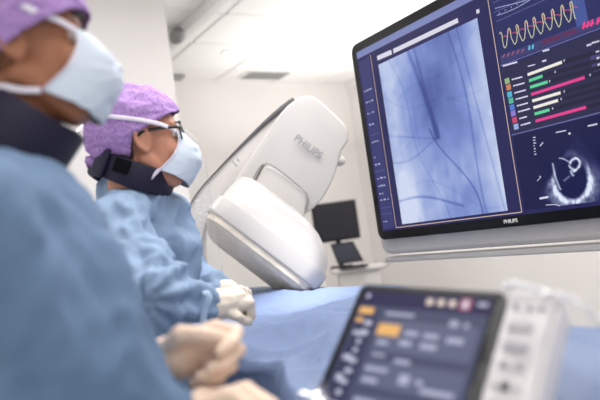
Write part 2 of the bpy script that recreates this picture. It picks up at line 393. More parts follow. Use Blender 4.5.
f = Flat(.0018); rnd = random.Random(3)
for z, n in ((1.865, 4), (1.82, 3), (1.775, 3), (1.73, 2), (1.66, 3), (1.60, 1), (1.57, 2), (1.515, 3), (1.485, 3), (1.455, 2), (1.43, 3), (1.345, 2)):
    y = 1.88; f = Flat(.0018)
    for k in range(n):
        w = rnd.uniform(.005, .013); h = rnd.uniform(.003, .006); f.poly([Pz(y, z, .0018), Pz(y - w, z, .0018), Pz(y - w, z + h, .0018), Pz(y, z + h, .0018)]); y -= w + rnd.uniform(.004, .01)
    f.build('menu_text', rgb(190, 196, 230), mon)
f = Flat(.0018)
for z in (1.69, 1.545, 1.40, 1.375): f.poly([Pz(1.886, z, .0018), Pz(1.824, z, .0018), Pz(1.824, z + .0015, .0018), Pz(1.886, z + .0015, .0018)])
f.each('menu_divider', rgb(100, 104, 160), mon)
# right half: waveform, list and echo panels
f = Flat(.0012)
f.poly([Pz(1.222, 2.03, .0012), Pz(1.222, 1.80, .0012), Pz(SY1 + .01, 1.80, .0012), Pz(SY1 + .01, 2.03, .0012)]); f.build('waveform_panel', rgb(36, 40, 92), mon)
f = Flat(.0012); f.poly([Pz(1.222, 1.765, .0012), Pz(1.222, 1.553, .0012), Pz(SY1 + .01, 1.553, .0012), Pz(SY1 + .01, 1.765, .0012)]); f.build('list_panel', rgb(38, 38, 72), mon)
f = Flat(.0014)
f.poly([Pz(1.222, 1.80, .0014), Pz(1.222, 1.775, .0014), Pz(SY1 + .01, 1.775, .0014), Pz(SY1 + .01, 1.80, .0014)]); f.build('readout_strip', rgb(58, 58, 108), mon)
f = Flat(.0016)
for k in range(4):
    z = 1.995 - k * .03; f.poly([Pz(1.215, z, .0016), Pz(.95, z, .0016), Pz(.95, z + .0012, .0016), Pz(1.215, z + .0012, .0016)])
for z in (1.5535, 1.770): f.poly([Pz(1.225, z, .0016), Pz(SY1 + .01, z, .0016), Pz(SY1 + .01, z + .002, .0016), Pz(1.225, z + .002, .0016)])
f.each('panel_line', rgb(120, 126, 190), mon)
f = Flat(.0018)
tr = [(125, 240), (175, 222), (215, 205), (260, 190), (305, 170), (350, 150), (395, 135), (445, 110), (480, 95)]
pk = [(103, 160), (145, 140), (185, 122), (230, 102), (270, 85), (315, 65), (362, 45), (410, 25), (455, 5)]
c5 = lambda x, y: (480 + x / 5, y / 5)
pts = []
for a, b in zip(pk, tr):
    pts += [c5(a[0] - 6, a[1] + 10), c5(*a), c5(a[0] + 7, a[1] + 12), c5(a[0] + 10, a[1] + 45), c5(b[0] - 6, b[1] - 6), c5(*b), c5(b[0] + 8, b[1] - 14), c5(b[0] + 12, b[1] - 55)]
f.line(pts[:-2], .0022); f.build('pressure_trace', rgb(214, 214, 170), mon)
f = Flat(.0017); pts2 = []
for a, b in zip(pk, tr): pts2 += [c5(a[0] + 2, a[1] + 4), c5(a[0] + 8, a[1] + 30), c5(b[0] - 2, b[1] - 62), c5(b[0] + 8, b[1] - 55)]
f.line(pts2, .0022); f.build('second_trace', rgb(190, 92, 120), mon)
f = Flat(.0018); f.line([(495, 8.5), (504, 6), (513, 4), (522, 1.5), (530, -1)], .0018); f.line([(497, 15.5), (506, 12.5), (515, 8.5), (524, 3.5), (530, 0)], .0018)
for t_ in range(5): f.line([(499 + 6 * t_, 14 - 3 * t_), (499.6 + 6 * t_, 12.4 - 3 * t_)], .0018)
f.build('ecg_trace', rgb(176, 186, 226), mon)
f = Flat(.0018)
for i, x in enumerate((503, 507.5, 512, 517, 522)): f.line([(x, 57.5 - i * 1.3), (x + 1.6, 54.2 - i * 1.3)], .005)
f.build('small_readout_text', rgb(150, 86, 116), mon)
f = Flat(.0018)
for i, x in enumerate((529, 532.5)): f.line([(x, 49.5 - i), (x + .6, 46 - i)], .006)
f.build('cyan_readout_text', rgb(90, 196, 226), mon)
f = Flat(.0017); f.px([(543, 44.5), (542, 40), (560, 34), (561, 38.5)]); f.px([(563, 37), (562.3, 33), (576, 28.5), (576.8, 33)]); f.each('dark_red_field', rgb(92, 40, 84), mon)
f = Flat(.0018)
for x in (583, 587, 591, 597): f.line([(x, 28.5 - (x - 583) * .33), (x + 1.6, 22.5 - (x - 583) * .33)], .006); f.line([(x, 27 - (x - 583) * .33), (x + 2.6, 25.5 - (x - 583) * .33)], .005)
f.build('pink_readout_text', rgb(226, 60, 128), mon, 1.2)
f = Flat(.0015); f.px([(577, 28), (571, 0), (583, -6), (588, 19), (585, 24)]); f.build('cursor_band', rgb(66, 84, 150), mon)
bars = [((528, 74.6), (561.5, 62.3), 'w'), ((529.4, 80.7), (542, 76.2), 'g'), ((530.5, 87.2), (547, 82), 'g'), ((531.6, 94.4), (584, 77.6), 'p'), ((532.7, 100.9), (560, 92.9), 'w'),
        ((533.9, 107.6), (557.5, 100.5), 'w'), ((535, 114), (549, 109.9), 'g'), ((536, 121), (585.6, 107.3), 'p')]
for key, nm, c in (('w', 'white_bar', rgb(238, 232, 222)), ('g', 'green_bar', rgb(92, 210, 150)), ('p', 'pink_bar', rgb(226, 62, 140))):
    f = Flat(.0018)
    for a, b, k in bars:
        if k == key: f.line([a, b], .0085)
    f.each(nm, c, mon)
f = Flat(.0015)
for a, b, k in bars: f.line([b, (604, b[1] - (604 - b[0]) * .28)], .011)
f.each('bar_track', rgb(26, 26, 52), mon)
ics = [(507.5, 81), (509, 87.3), (510, 94.4), (511.4, 100.7), (512.5, 107.3), (513.6, 113.3), (515, 120), (516.5, 126.6)]
icc = [(150, 180, 130), (200, 130, 90), (80, 180, 210), (90, 180, 150), (80, 120, 210), (140, 120, 210), (200, 70, 110), (150, 170, 220)]
for i, ((x, y), c) in enumerate(zip(ics, icc)):
    f = Flat(.0018); q = tv(x, y); f.poly([Pz(q.y + .0085, q.z + .0085, .0018), Pz(q.y + .0085, q.z - .0085, .0018), Pz(q.y - .0085, q.z - .0085, .0018), Pz(q.y - .0085, q.z + .0085, .0018)]); f.build('row_icon', rgb(*c), mon)
f = Flat(.0018); rnd = random.Random(5)
for i, (x, y) in enumerate(ics):
    x += 4.5; y -= 1.4; L = rnd.uniform(7, 12)
    f.line([(x, y), (x + 1.8, y - .5)], .004); f.line([(x + 2.6, y - .7), (x + L, y - L * .27)], .0042)
f.line([(503, 66), (517, 62)], .005); f.line([(528, 66.3), (535, 64.5)], .003); f.line([(542.5, 61.3), (546, 60.3)], .005); f.line([(543, 51.2), (549, 49.5)], .005); f.line([(587, 45.5), (591, 44.3)], .005); f.line([(592, 43), (599, 41)], .004)
for x, y in ((564, 60.5), (555, 72), (549.5, 81.3), (590, 75), (564, 91.5), (561, 99), (552.5, 108.5)): f.line([(x, y + .8), (x + .3, y - .9)], .003)
f.line([(556, 132.5), (566, 130.5)], .003); f.line([(588, 126), (597, 124)], .004); f.line([(569, 134), (570, 133)], .006)
for i in range(7): f.line([(533 + i * .25, 137.5 + i * 2.8), (533.3 + i * .3 + rnd.random() * 2.2, 137.3 + i * 2.8)], .0028)
f.line([(540, 146), (543, 142.5)], .0028); f.line([(537, 181), (541, 177), (539, 176)], .002); f.line([(540, 198.5), (548, 197)], .006)
f.line([(546, 205), (556, 204.5), (560, 206)], .002)
f.each('screen_text', rgb(214, 214, 236), mon)
def echo(u, v):
    yy = 1.222 + (.62 - 1.222) * u; zz = 1.550 + (1.322 - 1.550) * v
    ap = tv(577, 134); rx_, rz_ = ap.y - yy, ap.z - zz      # right, down from the fan's apex
    ang = np.arctan2(rx_, rz_); rad = np.hypot(rx_, rz_); pa = tv(540, 196); pb = tv(618, 186); pc = tv(574, 212)
    aL = math.atan2(ap.y - pa.y, ap.z - pa.z); aR = math.atan2(ap.y - pb.y, ap.z - pb.z); R0 = math.hypot(ap.y - pc.y, ap.z - pc.z)
    infan = 1 / (1 + np.exp((aL - ang) * 50)) / (1 + np.exp((ang - aR) * 50)) / (1 + np.exp((rad - R0) * 300))
    n = .5 * vnoise(ang + 3, rad, 12, 60, 4) + .5 * vnoise(ang + 3, rad, 30, 120, 5)
    c = tv(571, 178); rx = c.y - tv(588, 176).y; rz = c.z - tv(572, 200).z
    du = (c.y - yy) / rx; dz = (c.z - zz) / rz; cav = np.sqrt(du ** 2 + dz ** 2)
    low = 1 / (1 + np.exp(-(dz + .2) * 5))
    wall = np.exp(-((cav - 1.12) / .16) ** 2) * (.2 + .8 * low) + .45 * np.exp(-((cav - 1.4) / .35) ** 2) * low
    t = infan * (.05 + 1.1 * wall * (n * 1.2 + .15)) * np.where(cav < .93, .1, 1)
    def arc(x0, y0, x1, y1, w, a, bow=0):
        A, B = tv(x0, y0), tv(x1, y1); px_, pz_ = -(yy - A.y), zz - A.z; dx, dzz = -(B.y - A.y), B.z - A.z; L = math.hypot(dx, dzz)
        s = (px_ * dx + pz_ * dzz) / L / L; dd = (px_ * dzz - pz_ * dx) / L - bow * 4 * s * (1 - s)
        return a * np.exp(-(dd / w) ** 2) * (s > 0) * (s < 1)
    for q in ((559, 158, 571, 164, .002, .8, -.004), (570, 163, 577, 158, .004, 1, -.003), (577, 158, 579, 168, .0035, 1, -.006), (569, 165, 577, 170, .0035, .9, .004), (553, 163, 561, 190, .003, .8, .004), (571, 170, 574, 176, .004, .8, .002), (579, 166, 573, 172, .003, .9, -.003), (564, 181, 570, 176, .0025, .5, 0)):
        t = t + arc(*q)
    t = np.clip(t, 0, 1)[..., None]
    return np.array([14., 16, 66]) + (np.array([222., 232, 250]) - np.array([14., 16, 66])) * t
grid_panel('echo_image', 1.222, .62, 1.322, 1.550, 280, 110, echo, .0012, mon)
f = Flat(.0014); f.px([(593, 72), (590, 55), (604, 51), (607, 68)]); f.build('side_field', rgb(66, 66, 112), mon)
f = Flat(.0018); f.line([(596, 52), (599, 51)], .004); f.line([(597, 58.5), (599, 57.5)], .005); f.line([(598, 65), (600, 64)], .005); f.build('field_text', rgb(210, 210, 235), mon)
text('brand_lettering', 'PHILIPS', .0165, tv(510.5, 221.2, .001), R_, U_, mat('pale_print', rgb(215, 215, 215), .5), mon)
boom = thing('ceiling_boom', 'white ceiling boom arm carrying the very large monitor', 'boom', Vector((TX + .25, 1.0, CH)))
box('column', (TX + .25, 1.0, 2.35), (.06, .06, .45), M['white2'], boom, bev=.02)
box('arm', (TX + .22, 1.05, 1.88), (.05, .12, .05), M['white2'], boom, bev=.01)
box('ceiling_plate', (TX + .25, 1.0, CH - .015), (.15, .15, .015), M['white2'], boom, bev=.004)

# ------------------------------------------------------------------ C-arm
D = 2.62
ca = thing('x_ray_c_arm', 'large white x-ray c-arm with curved arm and lettered housing over the table end', 'x-ray machine', Vector((1.7, 2.8, 0)))
back = dirw(-.02, .05, -1)
def outline(px, z, slope=0.0): return [W(x, y, z + slope * (x - 270) / 100) for x, y in px]
hp = [(300, 97), (307, 95.5), (316, 98), (331, 111), (345, 125), (348.5, 132), (348, 141), (341, 152), (337, 168), (330, 186), (318, 204), (300, 215), (283, 196), (266, 166), (256, 178), (250, 186), (243, 188), (233, 187), (240, 172), (262, 140), (283, 110)]
hs = smoothpoly([Vector((x, y, 0)) for x, y in hp], 4)
prism('upper_housing', outline([(q.x, q.y) for q in hs], D - .04, .03), back * .30, M['white'], ca, bev=.022, seg=4)
# curved arm: a C in a plane running away from the viewer, from the housing down to the stand
arcpx = [(297, 99), (285, 107), (268, 121), (250, 138), (232, 156), (216, 173), (203, 187), (192, 203), (184, 222), (180, 245), (182, 275), (192, 310), (212, 345), (240, 372)]
outer = smoothpoly([Vector((x, y, 0)) for x, y in arcpx], 4, False)
inner = []
for i, q in enumerate(outer):
    d = (outer[min(len(outer) - 1, i + 1)] - outer[max(0, i - 1)]).normalized(); inner.append(q + Vector((d.y, -d.x, 0)) * (-20 if False else 18) * (-1 if d.y * 1 + 0 * d.x < -9 else 1))
ctr = Vector((300, 230, 0)); inner = [q + (ctr - q).normalized() * 22 for q in outer]
prism('curved_arm', outline([(q.x, q.y) for q in outer + inner[::-1]], D + .03), back * .16, M['white2'], ca, bev=.008)
tube('arm_groove', [W(q.x - .6, q.y - .4, D + .022) for q in outer[1:]], [.004 + .009 * math.exp(-(i / 10.) ** 2) for i in range(len(outer) - 1)], M['dgrey'], ca, 8)
tube('housing_seam', [W(x, y, D - .075 ) for x, y in ((243.5, 186.5), (247, 186), (252, 181), (258, 170), (262, 164.5), (267, 163), (274, 166.5), (288, 177), (301, 188), (307, 194), (308.5, 200), (306, 210))], .0032, M['grey'], ca, 6)
mp_ = smoothpoly([Vector((x, y, 0)) for x, y in ((245, 196), (250, 190), (257, 180), (262, 170), (267, 166), (280, 172), (300, 188), (307, 197), (302, 225), (290, 240), (262, 236), (246, 215))], 3)
prism('detector_mount', outline([(q.x, q.y) for q in mp_], D - .065), back * .26, M['white'], ca, bev=.01)
b_ = bmesh.new(); ico(b_, W(339.5, 161, D + .02), (.026, .026, .022), None, 3); link('release_knob', bm_me(b_), M['white'], ca)
tr_ = (W(322, 156, 1) - W(296, 137, 1)).normalized()
o_ = text('brand_lettering', 'PHILIPS', .043, W(308.3, 147, D - .052), (W(323, 158, D - .030) - W(294, 136, D - .058)), dirw(.5, .8, 0), M['text'], ca)
tube('arm_mark', [W(232, 161, D - .0), W(237, 166, D - .0)], .0025, M['grey'], ca, 6); tube('arm_mark', [W(237, 159, D - .01), W(239, 161, D - .01)], .003, M['grey'], ca, 6)
# detector head
u = Vector((.80, -.60, .06)).normalized(); vv = Vector((-.52, -.80, .29)); vv = (vv - vv.dot(u) * u).normalized(); ww = u.cross(vv)
uW, vW, wW = RM @ u, RM @ vv, RM @ ww
ctrD = W(264, 250, 2.48)
def sect(vo, su, sw, rr_=.35, n=8, du=0, dw=0):
    out = []; hu, hw = .255 * su, .20 * sw; r = min(hu, hw) * rr_
    for sx, sy, a0 in ((1, 1, 0), (-1, 1, 90), (-1, -1, 180), (1, -1, 270)):
        for k in range(n + 1):
            a = math.radians(a0 + 90 * k / n); out.append(ctrD + vW * vo + uW * (du + sx * (hu - r) + r * math.cos(a)) + wW * (dw + sy * (hw - r) + r * math.sin(a)))
    return out
def loft(name, secs, m, parent, cap0=True, cap1=True):
    n = len(secs[0]); vs = [p for s in secs for p in s]; fs = []
    for i in range(len(secs) - 1):
        for k in range(n): fs.append((i * n + k, i * n + (k + 1) % n, (i + 1) * n + (k + 1) % n, (i + 1) * n + k))
    if cap0: fs.append(tuple(range(n))[::-1])
    if cap1: fs.append(tuple((len(secs) - 1) * n + k for k in range(n)))
    bm = bmesh.new(); bm.from_mesh(pyd(vs, fs)); bmesh.ops.recalc_face_normals(bm, faces=bm.faces); me = bm_me(bm)
    o = link(name, me, m, parent); me.set_sharp_from_angle(angle=math.radians(35)); return o
loft('detector_housing', [sect(-.185, .58, .5, .8, du=-.075), sect(-.178, .70, .62, .8, du=-.065), sect(-.160, .80, .76, .7, du=-.050), sect(-.125, .90, .88, .6, du=-.024), sect(-.085, .955, .96, .5, du=-.008), sect(-.035, .985, .98, .45)], M['white'], ca, cap1=False)
loft('detector_rim', [sect(-.036, 1.0, 1.0, .42), sect(-.034, 1.02, 1.02, .42), sect(.028, 1.02, 1.02, .42), sect(.036, 1.0, 1.0, .42)], M['white'], ca)
loft('detector_cover', [sect(.035, .97, .96, .42), sect(.06, .95, .94, .42), sect(.075, .86, .84, .42)], M['under'], ca)
box('stand_base', (1.75, 2.95, .12), (.35, .3, .12), M['white2'], ca, bev=.03); box('stand_column', (1.75, 2.95, .6), (.15, .15, .5), M['white2'], ca, bev=.03)
st = W(240, 372, D + .1); tube('stand_bracket', [st, Vector((1.65, 2.85, .95))], .09, M['white2'], ca, 14)

# ------------------------------------------------------------------ cart with monitor and laptop
cr = Vector((.845, -.534, 0)).normalized(); cfw = Vector((-.534, -.845, 0)).normalized(); cu_ = Vector((0, 0, 1)); CX = (cr, cfw, cu_)
cp = W(357, 268, 4.95)
cart = thing('equipment_cart', 'white equipment cart with rounded top standing by the back wall', 'cart', Vector((cp.x, cp.y, 0)))
box('worktop', cp, (.215, .17, .02), M['white'], cart, CX, bev=.018, seg=4)
box('drawer_unit', cp + Vector((0, 0, -.13)), (.16, .13, .11), M['white2'], cart, CX, bev=.01)
box('column', Vector((cp.x, cp.y, (cp.z - .2) / 2 + .04)), (.04, .04, (cp.z - .24) / 2), M['white2'], cart, CX, bev=.01)
box('base', Vector((cp.x, cp.y, .09)), (.22, .2, .025), M['white2'], cart, CX, bev=.01)
tube('handle', [cp + cr * .21 + cfw * .10, cp + cr * .26 + cfw * .1 + cu_ * .02, cp + cr * .26 - cfw * .08 + cu_ * .02, cp + cr * .21 - cfw * .08], .012, M['white'], cart)
for sx in (-1, 1):
    for sy in (-1, 1):
        b_ = bmesh.new(); q = Vector((cp.x, cp.y, .035)) + cr * .18 * sx + cfw * .16 * sy; bmesh.ops.create_cone(b_, cap_ends=True, segments=16, radius1=.035, radius2=.035, depth=.02, matrix=Matrix.Translation(q) @ Matrix.Rotation(math.pi / 2, 4, 'X')); link('caster', bm_me(b_), M['dgrey'], cart)
m0 = (W(312, 205, 5.0) + W(359, 238, 5.0)) / 2; hx, hz = .182, .158
sm = thing('computer_monitor', 'small black switched-off monitor above the cart by the back wall', 'monitor', m0 - cu_ * .2)
box('bezel', m0, (hx, .014, hz), M['black'], sm, CX, bev=.005)
box('screen', m0 + cfw * .0145, (hx - .014, .001, hz - .016), mat('dark_screen', rgb(26, 26, 36), .25), sm, CX)
stp = m0 - cfw * .04; box('stand_post', Vector((stp.x, stp.y, (stp.z + cp.z) / 2)), (.02, .012, (stp.z - cp.z) / 2), M['blackm'], sm, CX, bev=.003)
box('stand_foot', Vector((stp.x, stp.y, cp.z + .026)), (.09, .05, .006), M['blackm'], sm, CX, bev=.003)
lp = thing('laptop', 'open dark laptop on the white cart below the switched-off monitor', 'laptop', W(348, 265, 4.85))
lid = [W(330, 244, 4.90), W(353, 241, 4.86), W(364, 261, 4.82), W(338, 264.5, 4.86)]
prism('lid', lid, cfw * -.012, M['blackm'], lp)
prism('screen', [lid[0].lerp(lid[2], .08) + cfw * .002, lid[1].lerp(lid[3], .08) + cfw * .002, lid[2].lerp(lid[0], .08) + cfw * .002, lid[3].lerp(lid[1], .08) + cfw * .002], cfw * .001, mat('laptop_screen', rgb(50, 52, 66), .3), lp)
kb = [W(337, 265, 4.86), W(364, 261.5, 4.82)]; kb += [kb[1] + cr * .02 + cfw * .12 - cu_ * 0, kb[0] + cr * .02 + cfw * .12]
kb = [Vector((q.x, q.y, cp.z + .0215)) for q in kb]; prism('keyboard_base', kb, cu_ * .012, M['blackm'], lp)

# ------------------------------------------------------------------ operating table and drape
tb = thing('operating_table', 'long operating table hidden under the blue drape', 'table', Vector((1.0, 1.5, 0)))
box('tabletop', (1.0, 1.45, .98), (.28, 1.15, .03), M['grey'], tb, bev=.01); box('pedestal', (1.0, 1.6, .5), (.14, .2, .45), M['white2'], tb, bev=.02); box('base', (1.0, 1.6, .04), (.28, .5, .04), M['white2'], tb, bev=.02)
def ss(a, b, x): t = max(0, min(1, (x - a) / (b - a))); return t * t * (3 - 2 * t)
def fold(p, sc, seed, sharp=1.0):
    q = Vector(p) * sc + Vector((seed, seed * 1.7, -seed)); return 1 - abs(noise.noise(q)) * 2 * sharp
def drape_mesh():
    NY, NS = 230, 150; y0, y1 = .12, 2.85; vs = []; fs = []
    for j in range(NY):
        y = y0 + (y1 - y0) * j / (NY - 1)
        xe = .55 + .13 * ss(.95, 1.3, y); xr = .95 + .42 * ss(1.05, 1.6, y)
        for i in range(NS):
            s = i / (NS - 1)
            if s < .22:
                t = s / .22; x = xe - .05 * (1 - t) ** 2 - .02 * (1 - t); z = .5 + .54 * t
                x += .022 * math.sin(y * 21 + 2 * math.sin(y * 7)) * (1 - t) ** .7 - .0
            elif s > .84:
                t = (s - .84) / .16; x = xr + .05 * t ** .5; z = 1.125 - .6 * t; x += .02 * math.sin(y * 19 + 1) * t
            else:
                t = (s - .22) / .62; x = xe + (xr - xe) * t
                e = min(1, t / .05); z = 1.04 + .025 * math.sin(e * math.pi / 2)
                z += .068 * ss(.10, .62, t) + .0 * y + .01 * math.sin(t * math.pi)
                er = min(1, (1 - t) / .05); z -= .010 * (1 - math.sin(er * math.pi / 2))
            p = Vector((x, y, z))
            k = .022 * fold((x, y * .8, z * .5), 3.2, 3.1) + .010 * fold((x * 1.6, y * .7, z), 6, 1.3) + .0025 * fold(p, 22, 5)
            n = Vector((0, 0, 1)) if .22 <= s <= .84 else Vector((-1 if s < .22 else 1, 0, 0))
            p += n * (k - .022) * (1 - .75 * ss(.70, .84, s) * (1 - ss(.86, .92, s)))
            # folded-sheet crease lines
            p.z -= .006 * math.exp(-((x - .93 - .10 * (y - 1.2)) / .006) ** 2) if .3 < s < .8 else 0
            p.z -= .006 * math.exp(-((y - 1.42 + .05 * x) / .007) ** 2) if .3 < s < .8 else 0
            if y < .25: p.z -= (0.25 - y) * .5
            vs.append(p)
    for j in range(NY - 1):
        for i in range(NS - 1): a = j * NS + i; fs.append((a, a + 1, a + NS + 1, a + NS))
    me = pyd(vs, fs); return apply_mods(me, [('SOLIDIFY', dict(thickness=.002))])
dr = tag(link('surgical_drape', drape_mesh(), M['drape']), 'large blue surgical drape spread over the operating table', 'drape')

# ------------------------------------------------------------------ people
def frame(origin, fwd, roll=0, pitch=0):
    """matrix: local +x forward, +y left, +z up; pitch>0 raises the face"""
    f_ = Vector(fwd); f_.z = 0; f_.normalize(); l_ = Vector((0, 0, 1)).cross(f_)
    B = Matrix((f_, l_, Vector((0, 0, 1)))).transposed().to_4x4(); B.translation = origin
    return B @ Matrix.Rotation(-pitch, 4, 'Y') @ Matrix.Rotation(roll, 4, 'X')
def TI(T, items):
    out = []; Rm = T.to_3x3()
    for it in items:
        if it[0] == 'c': out.append(('c', T @ Vector(it[1]), it[2], T @ Vector(it[3]), it[4]))
        else: out.append(('e', T @ Vector(it[1]), it[2], Rm @ (it[3] if len(it) > 3 else Matrix.Identity(3))))
    return out
def head_items():
    I = [('e', (-.012, 0, .035), (.097, .076, .092)), ('e', (.035, 0, -.03), (.058, .060, .085)), ('e', (.03, 0, .03), (.062, .066, .06)),
         ('c', (.088, 0, .012), .009, (.112, 0, -.034), .012), ('c', (.068, -.018, -.1), .02, (.068, .018, -.1), .02),
         ('c', (.086, -.018, -.062), .009, (.086, .018, -.062), .009), ('c', (.084, -.016, -.074), .009, (.084, .016, -.074), .009),
         ('c', (-.035, 0, -.05), .056, (-.055, 0, -.16), .052), ('c', (.0, 0, -.07), .045, (-.03, 0, -.15), .042)]
    for s in (-1, 1):
        I += [('c', (.0, s * .054, -.05), .02, (.06, s * .018, -.1), .022), ('c', (.082, s * .012, .034), .011, (.066, s * .045, .034), .012),
              ('e', (.062, s * .034, -.03), (.028, .026, .026)), ('c', (.105, s * .009, -.036), .008, (.105, s * .01, -.036), .008)]
        pts = [(.014, .074, -.02), (.012, .080, .012), (.0, .086, .026), (-.018, .090, .020), (-.022, .089, -.002), (-.012, .084, -.024), (.002, .078, -.036), (.010, .075, -.03)]
        for a, b in zip(pts, pts[1:]): I.append(('c', (a[0], s * a[1], a[2]), .0052, (b[0], s * b[1], b[2]), .0052))
        I.append(('e', (-.004, s * .076, -.004), (.017, .007, .026)))
    return I
CR = (.119, .095, .108); CC = Vector((-.012, 0, .042))
def cap_mesh(seed, low=False):
    bm = bmesh.new(); ico(bm, CC, CR, None, 6)
    bm.verts.index_update(); base = [v_.co.copy() for v_ in bm.verts]
    for v_ in bm.verts:
        n = (v_.co - CC).normalized()
        k = .006 * fold(v_.co, 14, seed) + .0035 * fold((v_.co.x * .6, v_.co.y, v_.co.z * 1.5), 36, seed + 2) + .001 * fold(v_.co, 90, seed)
        v_.co += n * (k - .006)
        if v_.co.x < -.05: v_.co += Vector((-.008, 0, -.008)) * ss(-.05, -.12, v_.co.x)
    lim = (lambda x: -.012 + .58 * x) if low else (lambda x: .016 + .50 * x - .050 * ss(-.022, -.042, x))
    if low: bmesh.ops.scale(bm, vec=(1, 1.08, 1), verts=bm.verts)
    bmesh.ops.delete(bm, geom=[v_ for v_ in bm.verts if base[v_.index].z < lim(base[v_.index].x)], context='VERTS')
    be = [v_ for v_ in bm.verts if v_.is_boundary]
    return apply_mods(bm_me(bm), [('SOLIDIFY', dict(thickness=.0025, offset=-1)), ])
def mask_mesh(seed):
    NU, NV = 61, 41; vs = []; fs = []
    C_ = [Vector((.100, 0, .006)), Vector((.116, 0, -.012)), Vector((.134, 0, -.036)), Vector((.136, 0, -.062)), Vector((.122, 0, -.092)), Vector((.092, 0, -.126))]
    Cs = smoothpoly(C_, 8, False); Eg = smoothpoly([Vector((.084, .044, .012)), Vector((.084, .052, -.015)), Vector((.068, .060, -.045)), Vector((.026, .063, -.080))], 8, False)
    for j in range(NV):
        v_ = j / (NV - 1); c = Cs[int(v_ * (len(Cs) - 1))].lerp(Cs[min(len(Cs) - 1, int(v_ * (len(Cs) - 1)) + 1)], v_ * (len(Cs) - 1) % 1)
        e = Eg[int(v_ * (len(Eg) - 1))].lerp(Eg[min(len(Eg) - 1, int(v_ * (len(Eg) - 1)) + 1)], v_ * (len(Eg) - 1) % 1)
        for i in range(NU):
            a = -1 + 2 * i / (NU - 1); t = abs(a); k = t ** 2.1
            p = Vector((c.x * (1 - k) + e.x * k, math.copysign(e.y * math.sin(t * math.pi / 2) ** .85, a), c.z * (1 - t ** 1.6) + e.z * t ** 1.6))
            pl = (.0035 * abs(math.sin(v_ * math.pi * 3.5 + .4)) + .0035 * fold((p.x, p.y, p.z * 1.6), 34, seed)) * (1 - t ** 4)
            vs.append(p + Vector((pl, 0, 0)))
    for j in range(NV - 1):
        for i in range(NU - 1): a = j * NU + i; fs.append((a, a + 1, a + NU + 1, a + NU))
    return apply_mods(pyd(vs, fs), [('SOLIDIFY', dict(thickness=.0018, offset=0))])
def capsurf(ang, z, k=1.03):
    """point on the cap's outside at an azimuth (0 = front, + = left)"""
    t = min(.98, abs((z - CC.z) / CR[2])); r = math.sqrt(1 - t * t) * k
    return Vector((CC.x + CR[0] * r * math.cos(ang) - (.012 if math.cos(ang) < -.5 else 0), CR[1] * r * math.sin(ang), z))
